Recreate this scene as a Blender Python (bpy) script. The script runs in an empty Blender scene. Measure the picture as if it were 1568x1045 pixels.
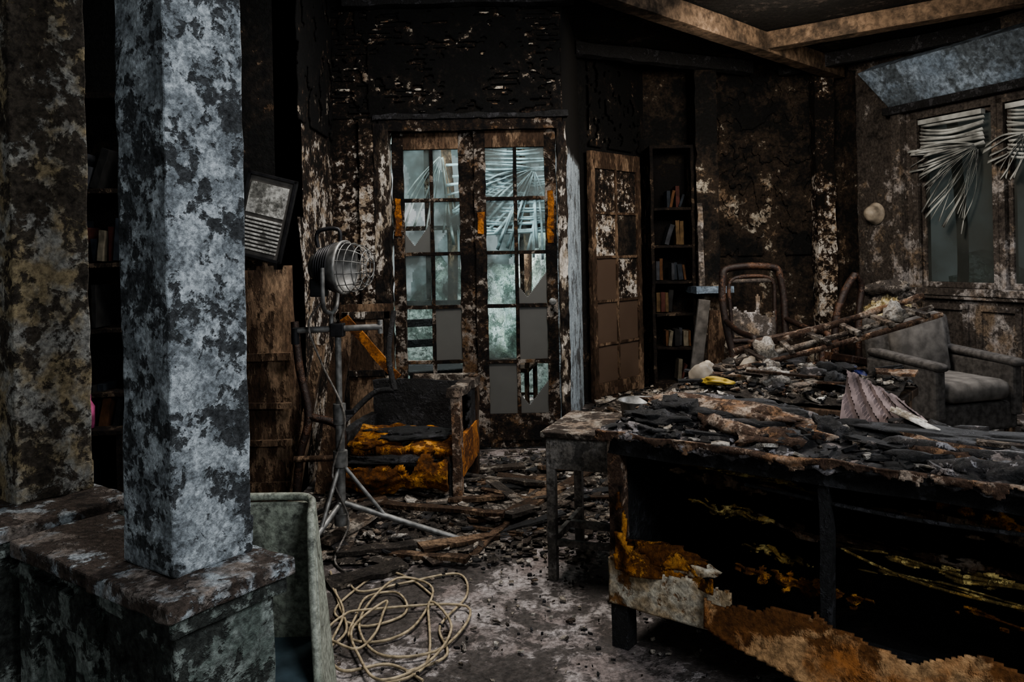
import bpy, bmesh, math, random
from mathutils import Vector, Matrix, noise, Euler
rnd = random.Random(11)
R = math.radians
def U(a, b): return rnd.uniform(a, b)

# ------------------------------------------------------------------ materials
def _new(name):
    m = bpy.data.materials.new(name); m.use_nodes = True
    nt = m.node_tree; nt.nodes.clear()
    return m, nt, nt.nodes, nt.links
def c4(c): return (c[0], c[1], c[2], 1)
def peel(name, char, mid, paint, paint2=None, s=3., fine=14., t=.5, w=.03, zg=None,
         stretch=(1, 1, 1), rough=.85, bump=.5, spec=.25, rough2=None, mixf=.42):
    """charred / peeling layered surface: char -> mid -> paint driven by noise"""
    m, nt, N, L = _new(name)
    out = N.new('ShaderNodeOutputMaterial'); b = N.new('ShaderNodeBsdfPrincipled')
    L.new(b.outputs[0], out.inputs[0])
    g = N.new('ShaderNodeNewGeometry'); mp = N.new('ShaderNodeMapping')
    mp.inputs['Scale'].default_value = stretch
    L.new(g.outputs['Position'], mp.inputs[0])
    def nz(sc, det, r=.6, off=0):
        n = N.new('ShaderNodeTexNoise'); n.inputs['Scale'].default_value = sc
        n.inputs['Detail'].default_value = det; n.inputs['Roughness'].default_value = r
        n.inputs['Distortion'].default_value = .3
        if off:
            mo = N.new('ShaderNodeMapping'); mo.inputs['Location'].default_value = (off, off * .7, off * .3)
            L.new(mp.outputs[0], mo.inputs[0]); L.new(mo.outputs[0], n.inputs[0])
        else: L.new(mp.outputs[0], n.inputs[0])
        return n.outputs[0]
    def ma(op, a, b_):
        n = N.new('ShaderNodeMath'); n.operation = op
        for i, x in enumerate((a, b_)):
            if isinstance(x, (int, float)): n.inputs[i].default_value = x
            else: L.new(x, n.inputs[i])
        return n.outputs[0]
    def mr(x, a, b_, c=0., d=1., smooth=True):
        n = N.new('ShaderNodeMapRange')
        if smooth: n.interpolation_type = 'SMOOTHSTEP'
        n.inputs[1].default_value = a; n.inputs[2].default_value = b_
        n.inputs[3].default_value = c; n.inputs[4].default_value = d
        L.new(x, n.inputs[0]); return n.outputs[0]
    def mix(f, a, b_):
        n = N.new('ShaderNodeMix'); n.data_type = 'RGBA'
        L.new(f, n.inputs[0])
        for i, x in ((6, a), (7, b_)):
            if isinstance(x, tuple): n.inputs[i].default_value = c4(x)
            else: L.new(x, n.inputs[i])
        return n.outputs[2]
    A = nz(s, 5); B = nz(fine, 5, .7)
    f = ma('ADD', ma('MULTIPLY', A, 1 - mixf), ma('MULTIPLY', B, mixf))
    if zg:
        sp = N.new('ShaderNodeSeparateXYZ'); L.new(g.outputs['Position'], sp.inputs[0])
        for (z0, z1, amt) in zg:
            f = ma('ADD', f, mr(sp.outputs[2], z0, z1, 0., amt, False))
    cm = mix(mr(f, t - 4 * w, t - .7 * w), char, mid)
    if paint2 is not None: pc = mix(mr(nz(s * 1.7, 4, .6, 5.3), .4, .6), paint, paint2)
    else: pc = paint
    mask = mr(f, t - .5 * w, t + .5 * w)
    col = mix(mask, cm, pc)
    gr = mr(nz(fine * 3.1, 4, .7, 2.1), .3, .7, .45, 1.35)
    hs = N.new('ShaderNodeHueSaturation'); L.new(col, hs.inputs['Color']); L.new(gr, hs.inputs['Value'])
    L.new(hs.outputs[0], b.inputs['Base Color'])
    if rough2 is None: b.inputs['Roughness'].default_value = rough
    else: L.new(mr(A, .4, .6, rough2, rough), b.inputs['Roughness'])
    b.inputs['Specular IOR Level'].default_value = spec
    bp = N.new('ShaderNodeBump'); bp.inputs['Strength'].default_value = bump
    bp.inputs['Distance'].default_value = .012
    h = ma('ADD', ma('MULTIPLY', mask, .5), ma('MULTIPLY', nz(fine * 2, 6, .75), 1.0))
    L.new(h, bp.inputs['Height']); L.new(bp.outputs[0], b.inputs['Normal'])
    return m
def plain(name, col, rough=.6, metal=0., var=.35, sc=20., bump=.2, spec=.3):
    m, nt, N, L = _new(name)
    out = N.new('ShaderNodeOutputMaterial'); b = N.new('ShaderNodeBsdfPrincipled')
    L.new(b.outputs[0], out.inputs[0])
    g = N.new('ShaderNodeNewGeometry'); n = N.new('ShaderNodeTexNoise')
    n.inputs['Scale'].default_value = sc; n.inputs['Detail'].default_value = 5
    L.new(g.outputs['Position'], n.inputs[0])
    r = N.new('ShaderNodeValToRGB'); L.new(n.outputs[0], r.inputs[0])
    r.color_ramp.elements[0].position = .35; r.color_ramp.elements[1].position = .65
    r.color_ramp.elements[0].color = c4([x * (1 - var) for x in col])
    r.color_ramp.elements[1].color = c4([min(1, x * (1 + var)) for x in col])
    L.new(r.outputs[0], b.inputs['Base Color'])
    b.inputs['Roughness'].default_value = rough; b.inputs['Metallic'].default_value = metal
    b.inputs['Specular IOR Level'].default_value = spec
    bp = N.new('ShaderNodeBump'); bp.inputs['Strength'].default_value = bump; bp.inputs['Distance'].default_value = .006
    L.new(n.outputs[0], bp.inputs['Height']); L.new(bp.outputs[0], b.inputs['Normal'])
    return m
def glass(name, tint, dirt, lo, hi, sc=4., a=.35, b_=.68):
    m, nt, N, L = _new(name)
    out = N.new('ShaderNodeOutputMaterial'); mx = N.new('ShaderNodeMixShader'); L.new(mx.outputs[0], out.inputs[0])
    tr = N.new('ShaderNodeBsdfTransparent'); tr.inputs[0].default_value = c4(tint)
    b = N.new('ShaderNodeBsdfPrincipled'); b.inputs['Base Color'].default_value = c4(dirt)
    b.inputs['Roughness'].default_value = .35
    tl = N.new('ShaderNodeBsdfTranslucent'); tl.inputs[0].default_value = c4([x * 1.3 for x in dirt])
    m2 = N.new('ShaderNodeMixShader'); m2.inputs[0].default_value = .45
    L.new(b.outputs[0], m2.inputs[1]); L.new(tl.outputs[0], m2.inputs[2])
    g = N.new('ShaderNodeNewGeometry'); n = N.new('ShaderNodeTexNoise'); n.inputs['Scale'].default_value = sc
    n.inputs['Detail'].default_value = 6; L.new(g.outputs['Position'], n.inputs[0])
    mr = N.new('ShaderNodeMapRange'); mr.inputs[1].default_value = a; mr.inputs[2].default_value = b_
    mr.inputs[3].default_value = lo; mr.inputs[4].default_value = hi
    L.new(n.outputs[0], mr.inputs[0]); L.new(mr.outputs[0], mx.inputs[0])
    L.new(tr.outputs[0], mx.inputs[1]); L.new(m2.outputs[0], mx.inputs[2])
    return m

CH = (.005, .005, .005); CH2 = (.014, .011, .009)
m_col = peel('peeling_column_paint', (.006, .007, .008), (.075, .08, .085), (.50, .545, .58), (.23, .255, .275), s=10, fine=38, t=.502, w=.042, bump=1., mixf=.5,
             zg=[(.8, 1.15, .03), (1.3, 1.75, -.02)])
m_col2 = peel('peeling_pier_paint', (.012, .010, .009), (.085, .07, .055), (.38, .37, .34), (.36, .29, .18), s=7, fine=30, t=.487, w=.045, bump=1., mixf=.5,
              zg=[(.82, 1.1, .02), (1.1, 1.8, -.065)])
m_ped = peel('peeling_pedestal_paint', (.007, .008, .008), (.05, .055, .05), (.27, .30, .28), (.12, .145, .13), s=8, fine=30, t=.515, w=.045, bump=1., mixf=.5)
m_cap = peel('charred_cap_paint', (.015, .013, .013), (.08, .062, .052), (.38, .42, .45), (.20, .17, .15), s=8, fine=28, t=.515, w=.05, bump=1.)
m_wall = peel('charred_plaster', CH, CH2, (.14, .10, .07), (.08, .05, .03), s=2.4, fine=14, t=.57, w=.03, zg=[(0, 1.2, -.02), (1.6, 2.6, -.05)], bump=.9)
m_plas = peel('charred_upper_plaster', (.003, .003, .003), (.012, .009, .007), (.32, .28, .23), (.13, .08, .05), s=3.4, fine=19, t=.585, w=.02, bump=1., zg=[(2.6, 3.0, -.05)])
m_wallL = peel('flaking_plaster', (.007, .006, .005), (.05, .032, .022), (.58, .54, .49), (.32, .25, .18), s=6.5, fine=30, t=.522, w=.022,
               zg=[(1.7, 2.2, -.08), (.3, .8, .01)], bump=1., mixf=.48)
m_wallF = peel('sooty_far_plaster', (.005, .005, .005), (.034, .024, .017), (.34, .31, .26), (.15, .105, .07), s=3.0, fine=15, t=.548, w=.04, bump=1.,
               zg=[(.85, 1.2, -.045), (1.4, 1.8, .045), (2.0, 2.5, -.08)])
m_wallR = peel('sooty_window_wall', (.012, .011, .011), (.065, .055, .048), (.30, .28, .27), (.17, .13, .095), s=2.8, fine=14, t=.508, w=.065,
               zg=[(.3, .9, -.01), (1.2, 2.0, -.03), (1.9, 2.4, -.04)], bump=.8)
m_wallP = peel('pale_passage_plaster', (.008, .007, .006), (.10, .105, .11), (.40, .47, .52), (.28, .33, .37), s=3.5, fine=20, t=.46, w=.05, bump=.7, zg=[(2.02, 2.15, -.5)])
m_blue = peel('blue_grey_pelmet', (.012, .012, .014), (.07, .085, .10), (.21, .26, .32), (.14, .18, .23), s=1.8, fine=8, t=.50, w=.09, bump=.4)
m_annex = peel('annex_plaster', (.03, .035, .03), (.15, .19, .17), (.55, .62, .59), (.35, .43, .40), s=2.5, fine=12, t=.48, w=.07, bump=.4)
m_lath = peel('charred_lath', (.004, .004, .004), (.02, .014, .010), (.55, .50, .43), (.18, .11, .065), s=7, fine=20, t=.575, w=.015, stretch=(1, 1, 2.5), bump=.8)
m_ceil = peel('charred_ceiling', (.004, .004, .004), (.010, .009, .008), (.04, .032, .027), s=2, fine=9, t=.57, w=.06, bump=1.)
m_beam = peel('scorched_beam', (.010, .008, .006), (.045, .032, .022), (.13, .09, .06), (.08, .055, .036), s=1.2, fine=6, t=.50, w=.09, bump=.3)
m_char = peel('charcoal', (.004, .004, .004), (.011, .011, .012), (.04, .04, .045), s=9, fine=30, t=.545, w=.05, bump=1., spec=.45, rough=.6)
m_black = peel('deep_soot', (.002, .002, .002), (.005, .004, .004), (.016, .012, .008), s=4, fine=20, t=.56, w=.05, bump=.8)
m_shelf = peel('charred_shelf_wood', (.005, .004, .004), (.016, .011, .008), (.09, .065, .045), s=5, fine=20, t=.57, w=.04, bump=.8)
m_frame = peel('charred_door_wood', (.006, .005, .005), (.028, .018, .012), (.27, .24, .21), (.11, .065, .035), s=5.5, fine=28, t=.55, w=.025, bump=1.,
               zg=[(0, .35, .05), (.35, .9, -.05)])
m_frameW = peel('flaking_jamb', (.007, .006, .006), (.04, .028, .02), (.54, .50, .45), (.3, .25, .19), s=7.5, fine=28, t=.53, w=.025, stretch=(1, 1, .4), bump=1.)
m_orangewood = peel('scorched_orange_wood', (.016, .008, .005), (.11, .042, .012), (.38, .15, .035), (.22, .085, .02), s=7, fine=22, t=.49, w=.05, bump=.6)
m_wood = peel('burnt_brown_wood', (.008, .006, .004), (.048, .029, .018), (.19, .13, .085), (.11, .07, .045), s=3.8, fine=20, t=.515, w=.05, stretch=(1, 1, .35), bump=.9)
m_dwood = peel('sooty_dark_chair_wood', (.005, .003, .003), (.018, .009, .006), (.065, .032, .018), s=5, fine=18, t=.54, w=.06, bump=.5, spec=.35, rough=.5)
m_woodf = peel('burnt_board', (.010, .008, .007), (.046, .035, .028), (.20, .155, .12), (.27, .24, .205), s=5.5, fine=24, t=.515, w=.06, bump=.9)
m_floor = peel('ashy_floor', (.015, .013, .012), (.07, .06, .056), (.35, .32, .315), (.20, .168, .16), s=2.4, fine=18, t=.514, w=.06, bump=.9, spec=.45, rough=.8, rough2=.45)
m_rub = peel('ash_rubble', (.009, .008, .007), (.05, .042, .036), (.27, .24, .21), (.15, .125, .10), s=8, fine=34, t=.517, w=.05, bump=1.)
m_ash = peel('pale_ash', (.04, .036, .033), (.16, .14, .125), (.48, .45, .41), (.32, .28, .23), s=8, fine=30, t=.465, w=.06, bump=1.)
m_crust = peel('burnt_upholstery_crust', (.005, .005, .006), (.026, .022, .022), (.24, .20, .185), (.33, .32, .34), s=9, fine=34, t=.557, w=.028, bump=1., spec=.6, rough=.5)
m_rim = peel('scorched_rim', (.013, .009, .007), (.085, .052, .036), (.38, .305, .245), (.26, .15, .085), s=8, fine=30, t=.515, w=.045, bump=.9)
m_foam = peel('burnt_orange_foam', (.010, .006, .003), (.12, .045, .009), (.52, .25, .055), (.32, .125, .024), s=9, fine=22, t=.515, w=.045, bump=1.)
m_foamY = peel('burnt_yellow_foam', (.008, .006, .003), (.09, .06, .016), (.46, .36, .14), (.26, .16, .04), s=9, fine=26, t=.515, w=.045, bump=1.)
m_tuft = peel('yellow_white_stuffing', (.04, .03, .015), (.2, .15, .07), (.60, .54, .38), (.42, .34, .16), s=14, fine=40, t=.47, w=.06, bump=1.)
m_cream = peel('cream_backing_cloth', (.012, .008, .005), (.18, .09, .035), (.48, .44, .36), (.34, .26, .165), s=5, fine=16, t=.485, w=.05, bump=.6)
m_apron = peel('band_cloth', (.008, .005, .003), (.13, .055, .018), (.44, .27, .14), (.32, .13, .04), s=3.5, fine=13, t=.492, w=.07, bump=.6,
               zg=[(.05, .14, .01), (.22, .34, -.06)])
m_metal = plain('dusty_steel', (.17, .17, .165), .5, .5, .4, 30)
m_gmetal = peel('grey_table_paint', (.018, .016, .014), (.065, .06, .055), (.21, .195, .18), (.14, .125, .11), s=5, fine=20, t=.485, w=.06, bump=.4, spec=.4, rough=.55)
m_enam = peel('sooted_enamel', (.035, .04, .035), (.13, .14, .12), (.32, .34, .29), (.24, .265, .22), s=3, fine=18, t=.45, w=.08, bump=.3, spec=.4, rough=.5)
m_enamB = plain('blue_grey_tray', (.07, .10, .115), .6, 0, .4, 12)
m_cord = plain('dusty_yellow_cord', (.33, .27, .18), .6, 0, .4, 40)
m_grey = plain('grey_wool_fabric', (.06, .056, .053), .95, 0, .4, 30, .5)
m_greyL = plain('grey_cushion_fabric', (.10, .093, .086), .95, 0, .35, 14, .5)
m_paper = peel('scorched_paper', (.07, .05, .04), (.26, .22, .17), (.62, .59, .54), (.45, .4, .34), s=6, fine=25, t=.45, w=.05, bump=.3)
m_slat = plain('sooty_blind_slat', (.30, .31, .30), .6, 0, .6, 5, .2)
m_slatB = plain('blueish_blind_slat', (.50, .58, .61), .5, 0, .5, 5, .2)
m_white = plain('pale_ceramic', (.30, .26, .21), .5, 0, .5, 9, .3)
m_blackm = plain('black_iron', (.02, .02, .022), .5, .4, .3, 30)
m_ply = plain('fabric_mauve', (.20, .155, .15), .9, 0, .4, 14)
m_yell = plain('yellow_plastic', (.42, .30, .06), .5, 0, .3, 14)
m_bluep = plain('blue_plastic', (.03, .035, .12), .5)
m_pink = plain('pink_plastic', (.35, .08, .18), .5)
m_gclear = glass('sooty_glass_clear', (.78, .84, .84), (.10, .11, .105), .03, .75, 5, .42, .66)
m_gfrost = glass('sooty_glass_frosted', (.4, .4, .4), (.17, .165, .155), .75, .97, 3)
m_gbrown = glass('sooty_glass_brown', (.4, .3, .25), (.17, .12, .09), .85, .98, 3)
m_gwin = glass('sooty_window_glass', (.44, .47, .46), (.10, .105, .097), .35, .85, 2)
m_leaf = peel('paled_garden_foliage', (.05, .07, .06), (.20, .25, .22), (.48, .55, .48), (.72, .78, .76), s=3, fine=18, t=.48, w=.08, bump=1.)  # outdoor brightness is put into these paled leaf colours
m_ground = plain('garden_ground', (.34, .37, .33), .9)
BOOKC = [plain('book_cover_' + str(i), c, .9) for i, c in enumerate([(.05, .018, .014), (.07, .045, .022), (.028, .03, .035), (.010, .010, .010), (.10, .088, .065), (.06, .028, .012), (.014, .018, .024)])]

# ------------------------------------------------------------------ mesh builder
class Frame:
    def __init__(s, x=0, y=0, ang=0, z=0):
        s.o = Vector((x, y, z)); s.m = Matrix.Rotation(R(ang), 3, 'Z')
    def __call__(s, p): return s.o + s.m @ Vector(p)
IDF = Frame()
class MB:
    def __init__(s, name, frame=IDF):
        s.name = name; s.f = frame; s.v = []; s.fc = []; s.mi = []; s.sm = []; s.mats = []
    def _m(s, m):
        if m not in s.mats: s.mats.append(m)
        return s.mats.index(m)
    def add(s, vs, fs, mat, smooth=False):
        o = len(s.v); k = s._m(mat)
        s.v += [s.f(p) for p in vs]
        for f in fs: s.fc.append([o + i for i in f]); s.mi.append(k); s.sm.append(smooth)
    def box(s, c, size, mat, rot=(0, 0, 0), res=0, amp=0, freq=6, bev=0, smooth=False):
        bm = bmesh.new(); bmesh.ops.create_cube(bm, size=1)
        for v in bm.verts: v.co = Vector((v.co.x * size[0], v.co.y * size[1], v.co.z * size[2]))
        if bev: bmesh.ops.bevel(bm, geom=bm.edges[:], offset=bev, segments=2, affect='EDGES', profile=.5)
        if res:
            for ax in range(3):
                n = min(60, int(size[ax] / res))
                for i in range(1, n):
                    no = [0, 0, 0]; no[ax] = 1; co = [0, 0, 0]; co[ax] = -size[ax] / 2 + size[ax] * i / n
                    bmesh.ops.bisect_plane(bm, geom=bm.verts[:] + bm.edges[:] + bm.faces[:], plane_co=co, plane_no=no)
        E = Euler([R(a) for a in rot]).to_matrix(); c = Vector(c)
        bm.verts.ensure_lookup_table(); vs = []
        for v in bm.verts:
            p = E @ v.co + c
            if amp:
                q = s.f(p) * freq; p = p + noise.noise_vector(q) * amp + noise.noise_vector(q * 3.1) * amp * .4
            vs.append(p)
        bm.faces.ensure_lookup_table()
        s.add(vs, [[v.index for v in f.verts] for f in bm.faces], mat, smooth); bm.free()
    def bb(s, a, b, mat, **k):
        s.box([(a[i] + b[i]) / 2 for i in range(3)], [abs(b[i] - a[i]) for i in range(3)], mat, **k)
    def tube(s, pts, r, mat, n=10, sub=0, closed=False, amp=0, r1=None):
        P = [Vector(p) for p in pts]
        if sub:
            Q = []; m = len(P)
            for i in range(m if closed else m - 1):
                a = P[(i - 1) % m] if (closed or i > 0) else P[0]; b = P[i]; c = P[(i + 1) % m]
                d = P[(i + 2) % m] if (closed or i + 2 < m) else P[-1]
                for k in range(sub):
                    t = k / sub
                    Q.append(.5 * ((2 * b) + (c - a) * t + (2 * a - 5 * b + 4 * c - d) * t * t + (3 * b - a - 3 * c + d) * t ** 3))
            if not closed: Q.append(P[-1])
            P = Q
        m = len(P); vs = []; fs = []
        T = (P[1] - P[0]).normalized()
        up = Vector((0, 0, 1)) if abs(T.z) < .9 else Vector((1, 0, 0))
        Nn = T.cross(up).normalized()
        for i in range(m):
            if closed: Tn = (P[(i + 1) % m] - P[i - 1]).normalized()
            else: Tn = (P[min(i + 1, m - 1)] - P[max(i - 1, 0)]).normalized()
            Nn = (Nn - Tn * Nn.dot(Tn)); Nn = Nn.normalized() if Nn.length > 1e-6 else Tn.orthogonal().normalized()
            B = Tn.cross(Nn)
            rr = r if r1 is None else r + (r1 - r) * i / (m - 1)
            if amp: rr *= 1 + amp * noise.noise(P[i] * 20)
            for k in range(n):
                a = 2 * math.pi * k / n; vs.append(P[i] + (Nn * math.cos(a) + B * math.sin(a)) * rr)
        for i in range(m if closed else m - 1):
            for k in range(n):
                a = i * n + k; b = i * n + (k + 1) % n; c = ((i + 1) % m) * n + (k + 1) % n; d = ((i + 1) % m) * n + k
                fs.append((a, b, c, d))
        s.add(vs, fs, mat, True)
        if not closed:
            s.add(vs[:n], [list(range(n))[::-1]], mat); s.add(vs[-n:], [list(range(n))], mat)
    def lathe(s, c, prof, mat, n=24, axis=(0, 0, 1)):
        ax = Vector(axis).normalized(); u = ax.orthogonal().normalized(); w = ax.cross(u); c = Vector(c)
        vs = []; fs = []
        for (r, h) in prof:
            for k in range(n):
                a = 2 * math.pi * k / n; vs.append(c + ax * h + (u * math.cos(a) + w * math.sin(a)) * r)
        for i in range(len(prof) - 1):
            for k in range(n): fs.append((i * n + k, i * n + (k + 1) % n, (i + 1) * n + (k + 1) % n, (i + 1) * n + k))
        s.add(vs, fs, mat, True)
    def lump(s, c, r, mat, amp=.2, freq=4, sub=3, rot=(0, 0, 0), flat=None):
        bm = bmesh.new(); bmesh.ops.create_icosphere(bm, subdivisions=sub, radius=1)
        E = Euler([R(a) for a in rot]).to_matrix(); c = Vector(c); vs = []
        for v in bm.verts:
            p = v.co.copy(); k = 1 + amp * noise.noise(p * 1.3 + c * 7) + amp * .6 * noise.noise(p * freq + c * 3)
            p = Vector((p.x * r[0], p.y * r[1], p.z * r[2])) * k
            p = E @ p + c
            if flat is not None and p.z < flat: p.z = flat
            vs.append(p)
        s.add(vs, [[v.index for v in f.verts] for f in bm.faces], mat, True); bm.free()
    def sheet(s, fn, nu, nv, mat, keep=None, th=(0, 0, 0), smooth=True):
        vs = [Vector(fn(i / nu, j / nv)) for j in range(nv + 1) for i in range(nu + 1)]
        F = []
        for j in range(nv):
            for i in range(nu):
                if keep is None or keep((i + .5) / nu, (j + .5) / nv):
                    a = j * (nu + 1) + i; F.append((a, a + 1, a + nu + 2, a + nu + 1))
        used = sorted(set(i for f in F for i in f)); mp = {k: i for i, k in enumerate(used)}
        vs2 = [vs[k] for k in used]; F = [tuple(mp[i] for i in f) for f in F]; n = len(vs2)
        if not F: return
        t = Vector(th)
        if t.length < 1e-6: s.add(vs2, F, mat, smooth); return
        E = {}
        for f in F:
            for k in range(4):
                e = (f[k], f[(k + 1) % 4]); key = tuple(sorted(e))
                E[key] = None if key in E else e
        F2 = [tuple(n + i for i in reversed(f)) for f in F]
        side = [(e[1], e[0], n + e[0], n + e[1]) for e in E.values() if e]
        s.add(vs2 + [v + t for v in vs2], F + F2 + side, mat, smooth)
    def flake(s, c, r, th, mat, tilt=25, k=None):
        k = k or rnd.randint(4, 7); E = Euler((R(U(-tilt, tilt)), R(U(-tilt, tilt)), U(0, 6.28))).to_matrix()
        as_ = U(.3, .9); c = Vector(c); top = []; bot = []
        for i in range(k):
            a = 6.283 * (i + U(-.3, .3)) / k; q = U(.6, 1.1) * r
            p = Vector((math.cos(a) * q, math.sin(a) * q * as_, U(-.1, .1) * r))
            top.append(E @ (p + Vector((0, 0, th))) + c); bot.append(E @ p + c)
        fs = [list(range(k)), [k + i for i in reversed(range(k))]] + [[i, k + i, k + (i + 1) % k, (i + 1) % k] for i in range(k)]
        s.add(top + bot, fs, mat)
    def stick(s, c, L, w, th, mat, az=None, tilt=12):
        az = U(0, 360) if az is None else az
        s.box(c, (L, w, th), mat, rot=(U(-tilt, tilt), U(-tilt, tilt), az), res=max(.05, L / 6), amp=w * .15, freq=9)
    def done(s, bevel=0, seg=2):
        V_ = s.v; xs = [p.x for p in V_]; ys = [p.y for p in V_]; zs = [p.z for p in V_]
        o = Vector(((min(xs) + max(xs)) / 2, (min(ys) + max(ys)) / 2, min(zs)))
        me = bpy.data.meshes.new(s.name); me.from_pydata([p - o for p in V_], [], s.fc)
        for m in s.mats: me.materials.append(m)
        me.polygons.foreach_set('material_index', s.mi); me.polygons.foreach_set('use_smooth', s.sm)
        bm = bmesh.new(); bm.from_mesh(me); bmesh.ops.recalc_face_normals(bm, faces=bm.faces[:]); bm.to_mesh(me); bm.free()
        ob = bpy.data.objects.new(s.name, me); ob.location = o; bpy.context.collection.objects.link(ob)
        if bevel:
            b = ob.modifiers.new('bevel', 'BEVEL'); b.width = bevel; b.segments = seg; b.limit_method = 'ANGLE'; b.angle_limit = R(40)
        return ob
nzf = lambda a, b, c=0: noise.noise(Vector((a, b, c)))

def seg_frame(p0, p1):
    d = Vector(p1) - Vector(p0); return Frame(p0[0], p0[1], math.degrees(math.atan2(d.y, d.x))), d.length
def wall(name, p0, p1, mat, z1=3.1, th=.12, openings=(), side=1):
    f, L = seg_frame(p0, p1); m = MB(name, f); u = 0
    def b(a, c, za, zb):
        if c - a > .001 and zb - za > .001: m.bb((a, 0, za), (c, side * th, zb), mat)
    for (a, c, za, zb) in sorted(openings):
        b(u, a, 0, z1); b(a, c, 0, za); b(a, c, zb, z1); u = c
    b(u, L, 0, z1)
    m.done(); return f

# ------------------------------------------------------------------ room shell
m = MB('floor'); m.bb((-3.5, -1.2, -.12), (5.1, 8.0, 0), m_floor); m.done()
m = MB('ceiling'); m.bb((-3.5, -1.2, 3.1), (5.1, 8, 3.22), m_ceil); m.done()

DX0, DX1 = -.85, .345
wall('wall_back', (-1.2, 5.3), (.36, 5.3), m_wallL, openings=[(DX0 + 1.2, DX1 + 1.2, 0, 2.2)])
wall('wall_return', (-1.2, 4.4), (-1.2, 5.42), m_wallL, side=1)
wall('wall_left_inner', (-3.3, 4.4), (-1.2, 4.4), m_wall)
wall('wall_left', (-3.3, -1.2), (-3.3, 4.52), m_wall, side=1)
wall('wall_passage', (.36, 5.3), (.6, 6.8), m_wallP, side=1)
wall('wall_angled', (.6, 6.8), (1.3, 7.6), m_wall, side=1)
wall('wall_far', (1.3, 7.6), (3.36, 7.6), m_wallF, side=1)
FR = wall('wall_right', (3.3, 7.6), (3.3 + .374 * 4.1, 7.6 - .927 * 4.1), m_wallR, side=1, openings=[(.78, 1.47, .95, 2.42), (1.57, 2.3, .95, 2.42)])
wall('wall_right_front', (3.3 + .374 * 4.1, 3.8), (3.3 + .374 * 4.1, -1.2), m_wallR, side=1, openings=[(.6, 4.2, .7, 2.8)])
wall('wall_annex_left', (-1.4, 5.42), (-1.4, 7.3), m_annex, side=1)
wall('wall_annex_back', (-1.4, 7.2), (.62, 7.2), m_annex, openings=[(.25, 1.0, .85, 2.35), (1.12, 1.86, .3, 2.35)])

m = MB('trim_lath')
for k in range(24):
    z = 2.26 + k * .036
    x = -1.19
    while x < .33:
        L = U(.04, .22)
        if rnd.random() < .75:
            x2 = min(x + L, .35)
            m.box(((x + x2) / 2, 5.29 + U(-.006, .004), z + U(-.004, .004)), (x2 - x, .012, .018), m_lath, rot=(U(-6, 6), U(-1.5, 1.5), 0))
        x += L + U(.01, .06)
m.done()
m = MB('wall_plaster_remains')
m.sheet(lambda u, v: Vector((-1.19 + 1.54 * u, 5.272 + .012 * nzf(u * 12, v * 8), 2.25 + .84 * v)), 170, 100, m_plas,
        keep=lambda u, v: nzf(u * 6, v * 4, 3) + .6 * nzf(u * 22, v * 18, 1) + .4 * nzf(u * 10, v * 30, 5) < .17 and not (u < .16 and nzf(u * 30, v * 9, 2) > -.05), th=(0, .012, 0))
m.sheet(lambda u, v: Vector((-1.185 + .008 * nzf(u * 12, v * 8), 4.42 + .85 * u, 2.1 + .99 * v)), 70, 80, m_plas,
        keep=lambda u, v: nzf(u * 6, v * 4, 9) + .5 * nzf(u * 18, v * 16, 1) < .2, th=(-.01, 0, 0))
m.sheet(lambda u, v: Vector((.7 + .55 * u, 6.88 + .63 * u - .02, 2.25 + .84 * v)), 70, 70, m_plas,
        keep=lambda u, v: nzf(u * 5, v * 5, 4) + .5 * nzf(u * 18, v * 16, 1) < .22, th=(0, .012, 0))
m.sheet(lambda u, v: Vector((1.95 + .95 * u, 7.575 + .015 * nzf(u * 9, v * 9), 1.25 + 1.8 * v)), 110, 150, m_wallF,
        keep=lambda u, v: nzf(u * 4, v * 7, 6) + .6 * nzf(u * 14, v * 22, 1) < .02, th=(0, .012, 0))
m.done()
m = MB('trim_pilaster'); m.box((-.95, 5.27, 1.12), (.12, .06, 2.24), m_wallL, res=.06, amp=.008, freq=12)
m.done()
m = MB('trim_pilaster.001'); m.box((1.82, 7.42, 1.5), (.2, .36, 3.0), m_wallF, res=.1, amp=.016, freq=9)
m.box((1.82, 7.3, .95), (.34, .5, .06), m_blue, res=.1, amp=.01); m.box((1.74, 7.225, 1.35), (.05, .03, .8), m_wallR, res=.06, amp=.012, freq=10); m.done()
m = MB('trim_pilaster.002'); m.box((3.0, 7.52, 1.55), (.18, .14, 3.1), m_wallL, res=.08, amp=.016, freq=9)
m.done()
m = MB('baseboard_far'); m.bb((1.95, 7.56, 0), (3.3, 7.6, .16), m_wood); m.done(.004)
m = MB('trim_post', FR); m.box((.03, -.05, 1.5), (.12, .08, 3.0), m_wallF, res=.1, amp=.01); m.box((.60, -.04, 1.6), (.10, .07, 2.0), m_wallR, res=.1, amp=.008); m.done()

def beam(name, p0, p1, w, z0, z1, mat, amp=.004):
    f, L = seg_frame(p0, p1); b = MB(name, f); b.box((L / 2, 0, (z0 + z1) / 2), (L, w, z1 - z0), mat, res=.15, amp=amp, freq=5); b.done(.006)
beam('ceiling_beam', (.38, 4.8), (3.15, 7.5), .14, 2.93, 3.09, m_beam)
beam('ceiling_beam.001', (2.1, 6.5), (4.0, 5.05), .13, 2.95, 3.09, m_beam)
beam('ceiling_beam.002', (2.6, 7.5), (4.2, 5.9), .08, 2.97, 3.09, m_char, .01)
beam('ceiling_beam.003', (-1.1, 5.22), (.45, 5.22), .10, 2.98, 3.09, m_char, .012)
beam('ceiling_beam.004', (.55, 6.6), (2.3, 7.45), .12, 2.98, 3.09, m_char, .015)

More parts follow.
